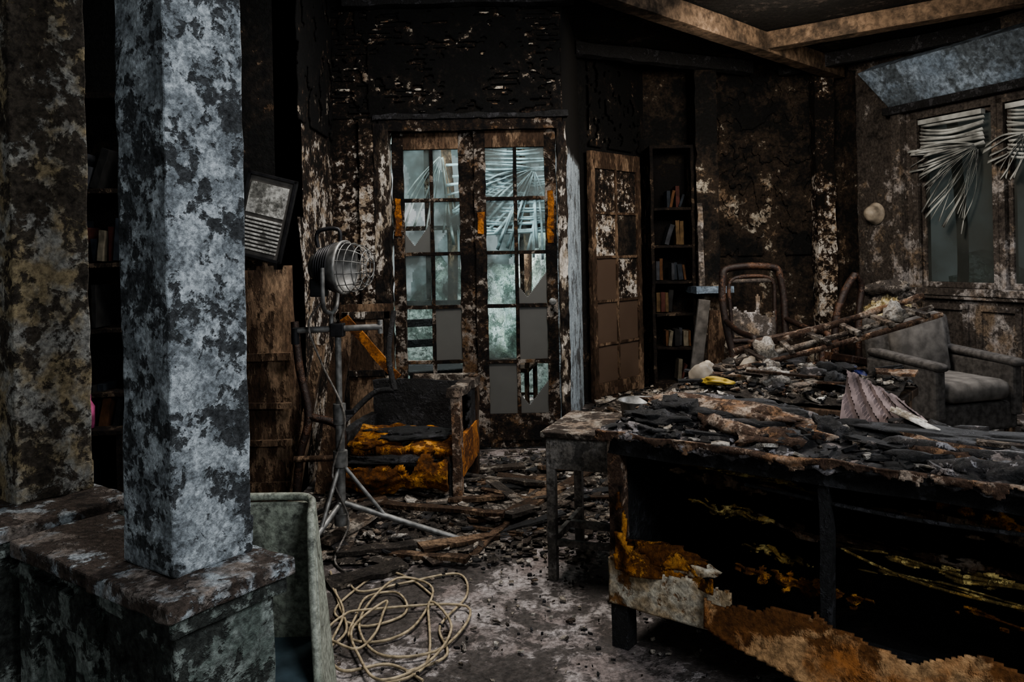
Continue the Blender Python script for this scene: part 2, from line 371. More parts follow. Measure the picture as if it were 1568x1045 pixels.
# ------------------------------------------------------------------ windows
m = MB('window_1', FR)
def win(m, a, b, z0, z1, mat):
    m.bb((a - .06, -.03, z0 - .06), (a, .1, z1 + .06), mat); m.bb((b, -.03, z0 - .06), (b + .06, .1, z1 + .06), mat)
    m.bb((a - .06, -.03, z1), (b + .06, .1, z1 + .07), mat); m.bb((a - .08, -.08, z0 - .06), (b + .08, .1, z0), mat)
    m.bb((a, .02, z0), (a + .035, .07, z1), mat); m.bb((b - .035, .02, z0), (b, .07, z1), mat)
    m.bb((a, .02, z0), (b, .07, z0 + .05), mat); m.bb((a, .02, z1 - .04), (b, .07, z1), mat)
    m.bb((a + .03, .04, z0 + .04), (b - .03, .05, z1 - .03), m_gwin)
win(m, .78, 1.47, .95, 2.42, m_wallR); win(m, 1.57, 2.3, .95, 2.42, m_wallR)
m.done(.005)
m = MB('trim_pelmet', FR)
m.add([(.35, -.02, 3.0), (3.2, -.02, 3.0), (3.2, -.26, 2.9), (.35, -.26, 2.9), (.55, -.03, 2.56), (3.2, -.03, 2.56), (3.2, -.10, 2.56), (.55, -.10, 2.56)],
      [(0, 1, 2, 3), (3, 2, 6, 7), (4, 5, 6, 7), (0, 1, 5, 4), (0, 3, 7, 4), (1, 2, 6, 5)], m_blue)
m.bb((.5, -.13, 2.49), (3.2, -.0, 2.56), m_char); m.done(.01)
m = MB('wainscot_panelling', FR)
m.bb((.35, -.025, 0), (4.0, -.001, .86), m_wallR)
for k in range(8):
    a = .42 + k * .45
    for (p, q) in (((a, -.05, .1), (a + .05, -.02, .82)), ((a + .33, -.05, .1), (a + .38, -.02, .82)), ((a, -.05, .77), (a + .38, -.02, .82)), ((a, -.05, .1), (a + .38, -.02, .15))):
        m.bb(p, q, m_wallR)
m.bb((.3, -.07, .86), (4.0, 0, .885), m_wallR); m.done(.005)

def fan_blind(name, frame, px, pz, spread, L, mat, n=22, top=None, d=-.06):
    b = MB(name, frame)
    for k in range(n):
        a = R(spread[0] + (spread[1] - spread[0]) * k / (n - 1) + U(-3, 3)); l = L * U(.75, 1.1)
        dx, dz = math.cos(a), math.sin(a); sag = U(-.05, .05); w = U(.014, .022)
        def fn(u, v, dx=dx, dz=dz, l=l, sag=sag, w=w, k=k):
            r = .04 + u * l; bend = sag * math.sin(u * 3.14)
            return Vector((px + dx * r - dz * (bend + (v - .5) * w * (.5 + u)), d - .02 * math.sin(u * 5 + k) - .02 * (v - .5), pz + dz * r + dx * (bend + (v - .5) * w * (.5 + u)) - .06 * u * u))
        b.sheet(fn, 8, 1, mat, th=(0, .002, 0))
    if top:
        x0, x1, z0, z1 = top; k = 0; z = z1
        while z > z0:
            sg = U(.0, .05); tl = U(-.03, .03)
            b.sheet(lambda u, v: Vector((x0 + (x1 - x0) * u, d + .015 * v + .01 * math.sin(u * 6 + z * 30), z + tl * u - sg * math.sin(u * 3.14) - .02 * v)), 10, 1, mat, th=(0, .002, 0)); z -= .03
        b.bb((x0, d - .02, z1), (x1, d + .03, z1 + .04), mat)
    b.done()
fan_blind('window_blind', FR, 1.38, 2.12, (168, 256), .62, m_slat, 34, (.83, 1.42, 2.1, 2.36), d=-.05)
fan_blind('window_blind.001', FR, 1.78, 2.15, (180, 250), .3, m_slat, 10, (1.62, 2.25, 2.0, 2.36), d=-.05)
fan_blind('window_blind.002', Frame(0, 7.15), .22, 2.1, (170, 280), .75, m_slatB, 26, (-.24, .44, 1.5, 2.32), d=0)
fan_blind('window_blind.003', Frame(0, 7.15), -.62, 2.25, (230, 280), .8, m_slat, 9, None, d=0)
m = MB('window_2', Frame(0, 7.2))
for (a, b, z0, z1) in ((-1.15, -.4, .85, 2.35), (-.28, .46, .3, 2.35)):
    m.bb((a, .02, z0), (a + .04, .08, z1), m_frame); m.bb((b - .04, .02, z0), (b, .08, z1), m_frame)
    m.bb((a, .02, z0), (b, .08, z0 + .05), m_frame); m.bb((a, .02, z1 - .05), (b, .08, z1), m_frame)
    m.bb(((a + b) / 2 - .02, .02, z0), ((a + b) / 2 + .02, .08, z1), m_frame)
    m.bb((a, .02, 1.55), (b, .08, 1.59), m_frame)
    m.sheet(lambda u, v: Vector((a + (b - a) * u, .05, z0 + (z1 - z0) * v)), 50, 80, m_gclear, keep=lambda u, v: nzf(u * 3, v * 5, a) < .12 + .1 * nzf(u * 12, v * 12), smooth=False)
m.done()
m = MB('garden_ground'); m.bb((-12, 8.05, -.4), (16, 24, -.3), m_ground); m.done()
m = MB('garden_hedge')
for k in range(26):
    m.lump((U(-4.5, 1.5) + (k % 2) * U(2, 7), U(11, 14), U(-.3, .9)), (U(.3, .8), U(.3, .6), U(.4, 1.0)), m_leaf, .8, 6, 3)
for x in (-1.9, -.9, .1, 4.4, 6.0): m.tube([(x, 10.6, -.3), (x + .1, 10.6, 1.5), (x - .1, 10.7, 4.5)], .07, m_wood, 10, sub=5)
m.done()

# ------------------------------------------------------------------ doors
def door_leaf(name, p0, p1, z0, z1, panes, mw, mats, rows, stile=.075, th=.045, orange=None, bottom_mat=None, mz=None):
    f, L = seg_frame(p0, p1); d = MB(name, f); h = th
    d.box((stile / 2, 0, (z0 + z1) / 2), (stile, h, z1 - z0), mats[0], res=.06, amp=.008, freq=14)
    d.box((L - stile / 2, 0, (z0 + z1) / 2), (stile, h, z1 - z0), mats[0], res=.06, amp=.008, freq=14)
    if orange:
        for (u, za, zb) in orange: d.box((u, -h / 2 - .003, (za + zb) / 2), (stile * .6, .010, zb - za), m_orangewood, res=.03, amp=.014, freq=12)
    zr = rows
    d.bb((stile, -h / 2, zr[0]), (L - stile, h / 2, z1), mats[1]); d.bb((stile, -h / 2, z0), (L - stile, h / 2, zr[-1]), bottom_mat or mats[0])
    d.bb((stile + .05, -h / 2 - .012, z0 + .05), (L - stile - .05, -h / 2, zr[-1] - .05), bottom_mat or mats[0], res=.06, amp=.004)
    n = len(zr) - 1; w = .024; mid = L / 2
    d.box((mid, 0, (zr[0] + zr[-1]) / 2), (w, h * .8, zr[0] - zr[-1]), mats[0], res=.08, amp=.004, freq=14)
    for i in range(1, n): d.box((L / 2, 0, zr[i]), (L - 2 * stile, h * .8, w), mats[0], res=.08, amp=.004, freq=14)
    for i in range(n):
        for j in range(2):
            pm = panes[i][j]
            if pm is None: continue
            u0 = stile if j == 0 else mid; u1 = mid if j == 0 else L - stile
            if pm == 'broken':
                d.sheet(lambda u, v: Vector((u0 + (u1 - u0) * u, 0, zr[i + 1] + (zr[i] - zr[i + 1]) * v)), 26, 36, m_gfrost,
                        keep=lambda u, v: v < .15 + .75 * abs(u - .35), th=(0, .004, 0), smooth=False)
            else: d.bb((u0, -.002, zr[i + 1]), (u1, .002, zr[i]), pm)
    return d
rows = [2.035, 1.69, 1.325, .965, .59, .235]
C, Fz = m_gclear, m_gfrost
d = door_leaf('door_1', (-.80, 5.33), (-.275, 5.33), .01, 2.15, [[C, C], ['broken', C], [C, C], [None, Fz], [None, None]], .02, (m_frame, m_wood), rows, orange=[(.0375, 1.45, 1.7)])
d.done(.003)
d = door_leaf('door_2', (-.245, 5.30), (.305, 5.30), .01, 2.15, [[C, C], [C, C], [C, 'broken'], [C, Fz], [Fz, 'broken']], .02, (m_frame, m_wood), rows, orange=[(.51, 1.38, 1.74), (.04, 1.46, 1.60)])
d.lathe((.51, -.03, .99), [(0, .065), (.018, .062), (.026, .05), (.02, .035), (.01, .03), (.01, 0)], m_metal, 14, (0, -1, 0))
d.done(.003)
m = MB('trim_doorframe', Frame(0, 5.3))
m.box((-.86, -.01, 1.1), (.10, .12, 2.2), m_frameW, res=.05, amp=.014, freq=12)
m.box((.345, -.01, 1.1), (.06, .12, 2.2), m_frameW, res=.05, amp=.012, freq=12)
m.box((-.26, .035, 1.08), (.05, .03, 2.14), m_frame, res=.06, amp=.006, freq=12)
m.box((-.26, 0, 2.19), (1.22, .13, .08), m_frame, res=.07, amp=.01, freq=12)
m.box((-.26, -.03, 2.245), (1.3, .10, .035), m_char, res=.05, amp=.014, freq=12)
m.done()
Bn = m_gbrown
rows3 = [2.05, 1.66, 1.27, .88, .50, .16]
d = door_leaf('door_3', (.68, 6.80), (1.2, 7.36), .0, 2.2, [[m_wallL, m_wallL], [m_wallL, m_wallF], [m_gbrown, m_wallL], [Bn, Bn], [Bn, Bn]], .02, (m_wood, m_wood), rows3, stile=.06)
d.done(.003)

m = MB('warped_wall_panelling')
m.sheet(lambda u, v: Vector((-1.56 + .36 * u + .02 * math.sin(v * 5), 4.33 - .05 * math.sin(u * 3.14) - .06 * (1 - v) ** 2 + .01 * noise.noise(Vector((u * 3, v * 6, 0))), .0 + 1.32 * v)), 24, 60, m_wood,
        keep=lambda u, v: v < .96 + .04 * noise.noise(Vector((u * 4, 1, 0))), th=(0, .02, 0))
for (z, h) in ((.06, .1), (.32, .03), (.52, .03), (.78, .04)):
    m.box((-1.38, 4.27 - .05 * (1 - z), z), (.34, .03, h), m_wood, res=.05, amp=.006)
for x in (-1.53, -1.23): m.box((x, 4.30, .42), (.04, .03, .75), m_wood, res=.06, amp=.006)
m.done()
m = MB('trim_panel')
m.box((-.98, 5.235, .5), (.36, .03, 1.0), m_wood, res=.08, amp=.006)
for (a, b, z0, z1) in ((-1.14, -1.10, .05, .95), (-.86, -.82, .05, .95), (-1.14, -.82, .9, .95), (-1.14, -.82, .52, .56), (-1.14, -.82, .05, .1)):
    m.bb((a, 5.2, z0), (b, 5.225, z1), m_frameW)
m.done(.003)

m = MB('wall_sconce', FR); m.lathe((.3, 0, 1.62), [(.10, 0), (.105, .015), (.085, .02), (.08, .06), (.06, .10), (.03, .12), (0, .125)], m_white, 20, (0, -1, 0)); m.done()

m = MB('tilted_picture_frame', Frame(-1.335, 4.25, 0, 1.54))
E = Euler((R(6), R(15), 0)).to_matrix()
def pf(a, b, mat): 
    c = [(a[i] + b[i]) / 2 for i in range(3)]; m.box(E @ Vector(c), [b[i] - a[i] for i in range(3)], mat, rot=(6, 15, 0))
m_pf = peel('sooty_print', (.05, .05, .05), (.14, .14, .13), (.44, .44, .42), (.30, .30, .29), s=5, fine=16, t=.46, w=.08, bump=.2)
pf((-.125, -.0, -.22), (.125, .01, .22), m_greyL)
for a, b in (((-.135, -.015, -.23), (-.12, .02, .23)), ((.12, -.015, -.23), (.135, .02, .23)), ((-.135, -.015, .215), (.135, .02, .23)), ((-.135, -.015, -.23), (.135, .02, -.215))): pf(a, b, m_blackm)
pf((-.11, -.008, .01), (.10, -.002, .18), m_pf)
for k in range(9): pf((-.10, -.014, -.19 + k * .021), (.10, -.004, -.18 + k * .021), m_pf)
m.done(.001)

# ------------------------------------------------------------------ bookcases
def bookcase(name, x0, x1, y0, y1, H, shelves, fill, bname):
    m = MB(name); W = m_shelf
    m.box((x0 + .015, (y0 + y1) / 2, H / 2), (.03, y1 - y0, H), W, res=.07, amp=.008, freq=12); m.box((x1 - .015, (y0 + y1) / 2, H / 2), (.03, y1 - y0, H), W, res=.07, amp=.008, freq=12)
    m.bb((x0, y1 - .02, 0), (x1, y1, H), m_black); m.bb((x0, y0, H - .03), (x1, y1, H), W); m.bb((x0, y0, 0), (x1, y1, .08), W)
    for z in shelves: m.box(((x0 + x1) / 2, (y0 + y1) / 2, z), (x1 - x0 - .06, y1 - y0, .025), W, res=.07, amp=.012)
    m.done(.003)
    b = MB(bname)
    for z in shelves + [.08]:
        x = x0 + .05
        while x < x1 - .1:
            if rnd.random() < fill:
                for q in range(rnd.randint(2, 7)):
                    w = U(.02, .045); h = U(.12, .23)
                    if x + w > x1 - .05: break
                    lean = U(-8, 20) if rnd.random() < .5 else 0
                    b.box((x + w / 2, y0 + .12 + U(-.02, .03), z + .02 + h / 2), (w, .15, h), rnd.choice(BOOKC), rot=(0, lean, 0), res=.05, amp=.004, freq=20); x += w + .002 + abs(lean) * .002
            x += U(.03, .15)
    b.done(.002)
bookcase('bookcase', -3.1, -1.72, 4.08, 4.38, 2.2, [.42, .62, .95, 1.3, 1.68], .4, 'book_row')
bookcase('bookcase.001', 1.3, 1.71, 7.3, 7.58, 2.3, [.4, .72, 1.02, 1.35, 1.7], .7, 'book_row.001')

# ------------------------------------------------------------------ columns + pedestals
A = 55
def column(name, x, y, w, mat, H=3.1, z0=.82, fx=0):
    f = Frame(x, y, A); m = MB(name, f)
    m.box((0, 0, (z0 + H) / 2), (w, w, H - z0), mat, res=.035, amp=.0035, freq=22)
    m.box((0, 0, z0 + .03), (w * 1.03, w * 1.03, .06), mat, res=.04, amp=.004, freq=20)
    m.done(.004)
def pedestal(name, f, a, b, H=.82):
    m = MB(name, f)
    m.box(((a[0] + b[0]) / 2, (a[1] + b[1]) / 2, H / 2 - .02), (b[0] - a[0] - .05, b[1] - a[1] - .05, H - .05), m_ped, res=.06, amp=.005, freq=14)
    m.box(((a[0] + b[0]) / 2, (a[1] + b[1]) / 2, H - .014), (b[0] - a[0], b[1] - a[1], .028), m_cap, res=.03, amp=.005, freq=18)
    m.box(((a[0] + b[0]) / 2, (a[1] + b[1]) / 2, H - .04), (b[0] - a[0] - .02, b[1] - a[1] - .02, .03), m_ped, res=.04, amp=.004, freq=16)
    m.done(.004)
FP = Frame(-.495, 1.105, A)
pedestal('pedestal', FP, (0, 0), (.225, .235))
m = MB('half_wall', FP)
m.box((.11, .385, .385), (.13, .29, .77), m_ped, res=.06, amp=.005, freq=14); m.box((.11, .385, .795), (.19, .295, .03), m_cap, res=.04, amp=.004, freq=16)
m.box((.04, .30, .385), (.03, .05, .77), m_ped, res=.06, amp=.004, freq=14); m.box((.04, .50, .385), (.03, .05, .77), m_ped, res=.06, amp=.004, freq=14)
m.box((.04, .385, .72), (.03, .25, .06), m_ped, res=.06, amp=.004); m.done(.004)
pedestal('pedestal.001', FP, (-.02, .54), (.25, .86), .83)
m = MB('half_wall.001', FP); m.box((.11, 1.4, .385), (.13, 1.05, .77), m_ped, res=.08, amp=.005); m.box((.11, 1.4, .79), (.19, 1.06, .03), m_cap, res=.05, amp=.004); m.done(.004)
column('column', -.548, 1.306, .142, m_col)
column('column.001', -1.01, 1.66, .15, m_col2, z0=.83)

# ------------------------------------------------------------------ enamel cabinet
m = MB('metal_cabinet', Frame(-.66, 2.2, 0))
def quadplate(pts, th, mat):
    P = [Vector(p) for p in pts]; t = Vector(th); m.add(P + [p + t for p in P], [(0, 1, 2, 3), (7, 6, 5, 4), (0, 4, 5, 1), (1, 5, 6, 2), (2, 6, 7, 3), (3, 7, 4, 0)], mat)
quadplate([(-.16, .02, 0), (.13, .02, 0), (.07, .02, .62), (-.16, .02, .62)], (0, .015, 0), m_enam)
quadplate([(.13, .02, 0), (.16, -.28, 0), (.085, -.05, .62), (.07, .02, .62)], (.02, 0, 0), m_enam)
quadplate([(-.17, .02, 0), (-.2, -.28, 0), (-.18, -.05, .62), (-.17, .02, .62)], (-.02, 0, 0), m_enam)
quadplate([(-.19, -.26, .2), (.14, -.26, .2), (.12, .02, .24), (-.17, .02, .24)], (0, 0, -.03), m_enamB)
quadplate([(-.19, -.27, .0), (.15, -.27, 0), (.14, -.26, .2), (-.19, -.26, .2)], (0, .015, 0), m_enamB)
m.tube([(.165, -.28, .0), (.145, -.21, .2), (.115, -.13, .42), (.095, -.06, .6), (.08, 0, .635), (0, .03, .635), (-.17, .03, .635)], .011, m_enam, sub=5)
m.done(.003)

# ------------------------------------------------------------------ sofa
SF = Frame(.30, 2.60, -36.87); SL = 2.0; SD = .52; SH = .715
m = MB('burned_sofa', SF)
for (s_, t_) in ((.03, .04), (SL - .03, .04), (.03, SD - .04), (SL - .03, SD - .04), (1.0, .04)):
    m.box((s_, t_, .085), (.06, .06, .17), m_char, res=.05, amp=.004)
m.box((SL / 2, .03, .19), (SL, .04, .06), m_char, res=.1, amp=.006)
m.box((SL / 2, .03, .675), (SL, .05, .06), m_char, res=.08, amp=.008)
m.box((.022, .03, .44), (.045, .05, .53), m_rim, res=.05, amp=.006)
m.box((.69, .035, .44), (.03, .04, .5), m_char, res=.06, amp=.008)
m.box((1.35, .035, .44), (.03, .04, .5), m_char, res=.06, amp=.008)
m.box((SL / 2, .34, .43), (SL - .04, .03, .5), m_black, res=.08, amp=.02, freq=5)
m.box((SL / 2, .2, .17), (SL - .04, .34, .02), m_black, res=.1, amp=.01)
m.box((.015, .26, .42), (.03, SD - .05, .5), m_char, res=.08, amp=.008); m.box((SL - .015, .26, .42), (.03, SD - .05, .5), m_char, res=.08, amp=.008)
m.box((SL / 2, SD - .02, .43), (SL, .03, .52), m_char, res=.1, amp=.01)
m.sheet(lambda u, v: Vector((.0 + .42 * u, -.004 + .006 * nzf(u * 4, v * 3), .15 + .17 * v)), 60, 26, m_cream,
        keep=lambda u, v: v < .92 - .2 * u + .22 * nzf(u * 5, 3.3) + .08 * nzf(u * 19, 1), th=(0, .008, 0))
m.sheet(lambda u, v: Vector((.03 + .34 * u, -.012 - .02 * math.sin(u * 7 + v * 4) * (1 - v) + .012 * nzf(u * 7, v * 7), .27 + .42 * v)), 64, 72, m_foam,
        keep=lambda u, v: v < .06 + .85 * math.exp(-u / .13) + .16 * nzf(u * 6, v * 6, 2) + .05 * nzf(u * 22, v * 22) and u > .06 * v and not (v > .3 and nzf(u * 9, v * 9, 5) > .18), th=(0, .008, 0))
m.lump((.19, .02, .33), (.12, .03, .045), m_foam, .5, 5, 4); m.lump((.27, .03, .315), (.08, .03, .03), m_cream, .6, 5, 3)
m.lump((.12, .01, .30), (.06, .02, .03), m_cream, .5, 5, 3)
m.sheet(lambda u, v: Vector((.34 + 1.62 * u, -.012 - .010 * abs(nzf(u * 4, v * 1.2, 4)) - .02 * (1 - v), .0 + .37 * v)), 230, 54, m_apron,
        keep=lambda u, v: v < .68 + .30 * nzf(u * 6, 7.7) + .06 * nzf(u * 24, 2) - .06 * (u < .2)
        and v > .34 - .32 * math.exp(-((u - .42) / .24) ** 2) + .03 * nzf(u * 12, 9.1) + .12 * math.exp(-u / .08) - .25 * (u > .6), th=(0, .008, 0))
m.sheet(lambda u, v: Vector((.56 + .6 * u, -.035 - .03 * (1 - v) - .01 * abs(nzf(u * 5, v * 3, 8)), .01 + .15 * v + .02 * nzf(u * 5, 2))), 90, 26, m_cream,
        keep=lambda u, v: .04 + .15 * nzf(u * 6, 4) < v < .85 + .2 * nzf(u * 6, 3) - abs(u - .5) * .9, th=(0, .006, 0))
def streak(s0, s1, zc, hh, t_, mat, seed):
    m.sheet(lambda u, v: Vector((s0 + (s1 - s0) * u, t_ + .015 * nzf(u * 9, v * 5, seed), zc - hh + 2 * hh * v + .02 * nzf(u * 4, seed) - .02 * u)), 90, 20, mat,
            keep=lambda u, v: abs(v - .5) < .28 * math.sin(3.14 * u) + .45 * nzf(u * 12, v * 4, seed), th=(0, .01, 0))
streak(.24, .52, .50, .022, .10, m_foamY, 1); streak(.40, .62, .38, .02, .14, m_foamY, 2)
streak(.72, 1.5, .46, .022, .06, m_foamY, 3); streak(.74, 1.9, .42, .016, .05, m_foamY, 4); streak(.95, 1.3, .60, .03, .12, m_foam, 5)
streak(.40, .8, .33, .035, .08, m_foam, 6); streak(.2, .7, .635, .015, .06, m_foamY, 8); streak(1.0, 1.9, .35, .03, .07, m_foam, 9)
streak(.1, .55, .56, .03, .2, m_wood, 11); streak(.75, 1.8, .53, .04, .24, m_wood, 12); streak(.3, 1.2, .42, .03, .26, m_rim, 13)
m.tube([(.45, .05, .60), (.9, .03, .585), (1.4, .03, .6), (1.95, .04, .58)], .006, m_char, 8, sub=6)
m.tube([(.74, .02, .47), (.95, .01, .425), (1.3, .01, .42), (1.95, .02, .44)], .004, m_foamY, 6, sub=6)
def crust_h(s_, t_): return SH + .015 * nzf(s_ * 4, t_ * 5) + .022 * abs(nzf(s_ * 11, t_ * 13, 3)) + .014 * nzf(s_ * 30, t_ * 30, 1) + .02 * math.sin(min(1, max(0, t_ / SD)) * 3.14)
m.sheet(lambda u, v: Vector((-.02 + (SL + .04) * u + .008 * nzf(v * 20, u * 30), -.03 + (SD + .05) * v + .02 * nzf(u * 30, v * 3), crust_h(SL * u, SD * v))), 220, 64, m_crust, th=(0, 0, -.02))
m.sheet(lambda u, v: Vector((-.02 + (SL + .04) * u, -.038 - .012 * nzf(u * 22, v * 3), SH + .012 - .06 * v + .01 * nzf(u * 15, 4))), 240, 14, m_rim,
        keep=lambda u, v: v < .35 + .5 * nzf(u * 30, 5) + .3 * nzf(u * 80, 3), th=(0, .014, 0))
for k in range(860):
    s_, t_ = U(0, SL), U(-.02, SD); r = U(.008, .03) * (1 if rnd.random() < .85 else 2)
    m.flake((s_, t_, crust_h(s_, t_) + .008), r, U(.003, .012), rnd.choice([m_char, m_char, m_char, m_crust, m_crust, m_crust, m_rub, m_ash]), 25)
for k in range(56):
    s_, t_ = U(.05, SL), U(.0, SD * .9); m.lump((s_, t_, crust_h(s_, t_) + .012), (U(.03, .13), U(.02, .05), U(.014, .034)), rnd.choice([m_char, m_char, m_crust, m_crust, m_rim]), .9, 8, 3, (0, 0, U(-30, 30)))
for k in range(18):
    s_, t_ = U(.1, SL), U(.05, SD * .9); m.stick((s_, t_, crust_h(s_, t_) + .02), U(.1, .35), U(.015, .035), .01, rnd.choice([m_char, m_woodf, m_char]), U(-30, 30), 6)
m.lump((.36, .30, .765), (.26, .06, .035), m_rim, .35, 4, 4, (0, 3, -10)); m.lump((.18, .42, .76), (.16, .06, .03), m_crust, .5, 4, 4, (0, 0, 25))
m.lump((.95, .3, .755), (.3, .08, .025), m_char, .5, 4, 4, (0, 0, 8))
m.done()

# ------------------------------------------------------------------ small table + pot
TF = Frame(.115, 3.14, -21)
m = MB('side_table', TF); tw, td, tz = .40, .42, .60
m.box((tw / 2, td / 2, tz - .012), (tw + .03, td + .03, .024), m_woodf, res=.08, amp=.002, bev=.004)
for x in (.02, tw - .02):
    for y in (.02, td - .02): m.box((x, y, .29), (.036, .036, .58), m_gmetal, bev=.003)
m.bb((.02, .0, .45), (tw - .02, .02, .59), m_gmetal); m.bb((.0, .02, .45), (.02, td - .02, .59), m_gmetal)
m.bb((tw - .02, .02, .45), (tw, td - .02, .59), m_gmetal); m.bb((.02, td - .02, .45), (tw - .02, td, .59), m_gmetal)
for a, b in (((.02, .01, .15), (.04, td - .01, .18)), ((tw - .04, .01, .15), (tw - .02, td - .01, .18)), ((.02, td / 2 - .012, .15), (tw - .02, td / 2 + .012, .18)), ((.02, .01, .14), (tw - .02, .03, .165))): m.bb(a, b, m_gmetal)
m.done(.003)
m = MB('steel_bowl', Frame(.53, 3.34, 0, .601)); m.lathe((0, 0, 0), [(0, 0), (.065, 0), (.075, .01), (.082, .07), (.09, .075), (.09, .08), (.08, .078), (.072, .012), (0, .008)], m_metal, 30)
m.lump((0, 0, .04), (.068, .068, .02), m_rub, .3, 5, 3); m.done()

# ------------------------------------------------------------------ burned armchair
AF = Frame(-.90, 4.12, -8)
m = MB('burned_armchair', AF)
for (x, y) in ((.03, .03), (.58, .03), (.03, .5), (.58, .5)): m.box((x, y, .12 if y < .3 else .2), (.05, .05, .24 if y < .3 else .4), m_char, res=.05, amp=.005)
m.box((.305, .03, .22), (.58, .04, .10), m_wood, res=.06, amp=.01); m.box((.305, .5, .34), (.6, .05, .5), m_char, res=.06, amp=.02)
m.box((.60, .02, .31), (.045, .06, .60), m_rim, res=.05, amp=.006); m.box((.60, .5, .34), (.045, .06, .56), m_wood, res=.05, amp=.008)
m.box((.595, .26, .595), (.07, .56, .045), m_woodf, res=.06, amp=.01, rot=(-2, 0, 0)); m.box((.61, .26, .26), (.025, .5, .20), m_orangewood, res=.06, amp=.008)
m.sheet(lambda u, v: Vector((.60, .03 + .46 * u, .34 + .24 * v)), 36, 20, m_char, keep=lambda u, v: u > .55 + .4 * nzf(u * 5, v * 5), th=(.012, 0, 0))
m.box((.30, .56, .50), (.56, .045, .16), m_char, res=.06, amp=.015); m.box((.42, .53, .60), (.36, .05, .04), m_woodf, res=.06, amp=.012)
m.box((.0, .26, .30), (.05, .5, .20), m_char, res=.06, amp=.015)
m.sheet(lambda u, v: Vector((.03 + .55 * u, .0 + .42 * v, .33 + .05 * math.sin(v * 3) + .03 * nzf(u * 5, v * 5, 1) - .03 * u)), 60, 44, m_foam,
        keep=lambda u, v: v > .0 + .16 * nzf(u * 8, 2) and nzf(u * 5, v * 5, 8) < .38, th=(0, 0, -.05))
m.sheet(lambda u, v: Vector((.02 + .54 * u, -.03 - .05 * math.sin(v * 3.1) + .015 * nzf(u * 8, v * 8), .08 + .19 * v - .02 * math.sin(u * 6))), 64, 26, m_foam,
        keep=lambda u, v: .12 + .2 * nzf(u * 8, 5) < v < .85 + .5 * nzf(u * 7, 6), th=(0, .04, 0))
m.lump((.3, .17, .35), (.26, .12, .03), m_char, .5, 5, 4); m.lump((.12, .05, .33), (.1, .07, .03), m_foam, .6, 5, 3); m.lump((.45, .06, .30), (.1, .06, .03), m_foam, .5, 5, 3)
m.lump((.25, -.02, .25), (.22, .03, .025), m_char, .8, 5, 4)
m.done()

m = MB('leaning_board'); m.box((-.80, 4.4, .80), (.05, .025, .46), m_orangewood, rot=(14, -38, 0), res=.05, amp=.01)
m.box((-1.02, 4.42, .46), (.10, .03, .92), m_wood, rot=(-12, 6, 0), res=.06, amp=.012)
m.box((-1.12, 4.2, .42), (.05, .04, .86), m_wood, rot=(-8, 9, 0), res=.06, amp=.01); m.done()
m = MB('chair_back_remains')
m.tube([(-1.12, 3.95, .0), (-1.1, 3.98, .3), (-1.06, 4.02, .5), (-1.12, 4.08, .75), (-1.15, 4.12, .98)], .022, m_dwood, 8, sub=6)
m.tube([(-.9, 3.95, .0), (-.88, 3.98, .3), (-.9, 4.0, .45), (-1.06, 4.02, .5)], .02, m_dwood, 8, sub=6)
m.tube([(-1.12, 3.95, .3), (-.89, 3.96, .3)], .016, m_wood, 8)
m.tube([(-.62, 4.05, .62), (-.66, 4.12, .8), (-.64, 4.2, 1.02)], .015, m_char, 8, sub=5)
m.tube([(-.62, 4.05, .62), (-.74, 4.08, .60), (-.9, 4.0, .45)], .015, m_char, 8, sub=5); m.done()

# ------------------------------------------------------------------ lamp stand
LX, LY = -.785, 3.5
m = MB('work_light_stand', Frame(LX, LY))
m.tube([(0, 0, .12), (0, 0, .62)], .020, m_metal, 14); m.tube([(0, 0, .6), (0, 0, 1.02)], .014, m_metal, 14)
m.tube([(0, 0, .57), (0, 0, .66)], .028, m_metal, 14); m.tube([(0, 0, .38), (0, 0, .45)], .032, m_metal, 14); m.tube([(0, 0, .12), (0, 0, .17)], .032, m_metal, 14)
m.box((.04, 0, .62), (.05, .012, .02), m_blackm)
feet = [(.54, .06, .015), (-.30, .36, .015), (-.16, -.42, .015)]
for fx, fy, fz in feet:
    F_ = Vector((fx, fy, fz)); H_ = Vector((0, 0, .42)); 
    m.tube([(0, 0, .22), F_], .013, m_metal, 10); m.tube([H_ * .95, Vector((fx * .35, fy * .35, .15))], .009, m_metal, 10)
    m.tube([F_ - Vector((0, 0, .013)), F_ + Vector((0, 0, .012))], .018, m_blackm, 10)
m.tube([(-.2, 0, .99), (.2, 0, 1.0)], .014, m_metal, 12); m.tube([(-.19, 0, 1.0), (-.19, 0, .93)], .018, m_blackm, 10)
m.box((0, 0, .99), (.06, .05, .06), m_blackm, bev=.005); m.tube([(.19, .0, .97), (.19, 0, 1.03)], .012, m_metal, 10)
m.tube([(-.03, 0, 1.0), (-.03, 0, 1.06), (-.03, -.13, 1.10), (-.03, -.14, 1.27)], .010, m_metal, 8, sub=4)
m.tube([(-.03, 0, 1.06), (-.03, .13, 1.10), (-.03, .14, 1.27)], .010, m_metal, 8, sub=4)
K = .86
ax = Vector((.97, -.24, -.03)).normalized(); c = Vector((-.01, 0, 1.27))
m.lathe(c - ax * .08 * K, [(r * K, h * K) for r, h in [(0, -.05), (.04, -.048), (.06, -.04), (.085, .0), (.10, .05), (.128, .10), (.14, .13), (.142, .145), (.13, .145), (.12, .12), (.07, .08), (0, .07)]], m_metal, 30, ax)
for k in range(6): m.lathe(c - ax * (.075 - k * .016) * K, [((.08 + k * .006) * K, 0), ((.10 + k * .006) * K, .002), ((.10 + k * .006) * K, .006), ((.08 + k * .006) * K, .008)], m_blackm, 24, ax)
u_ = ax.orthogonal().normalized(); w_ = ax.cross(u_)
CG = [(.128, .075), (.125, .11), (.115, .15), (.09, .185), (.05, .2)]
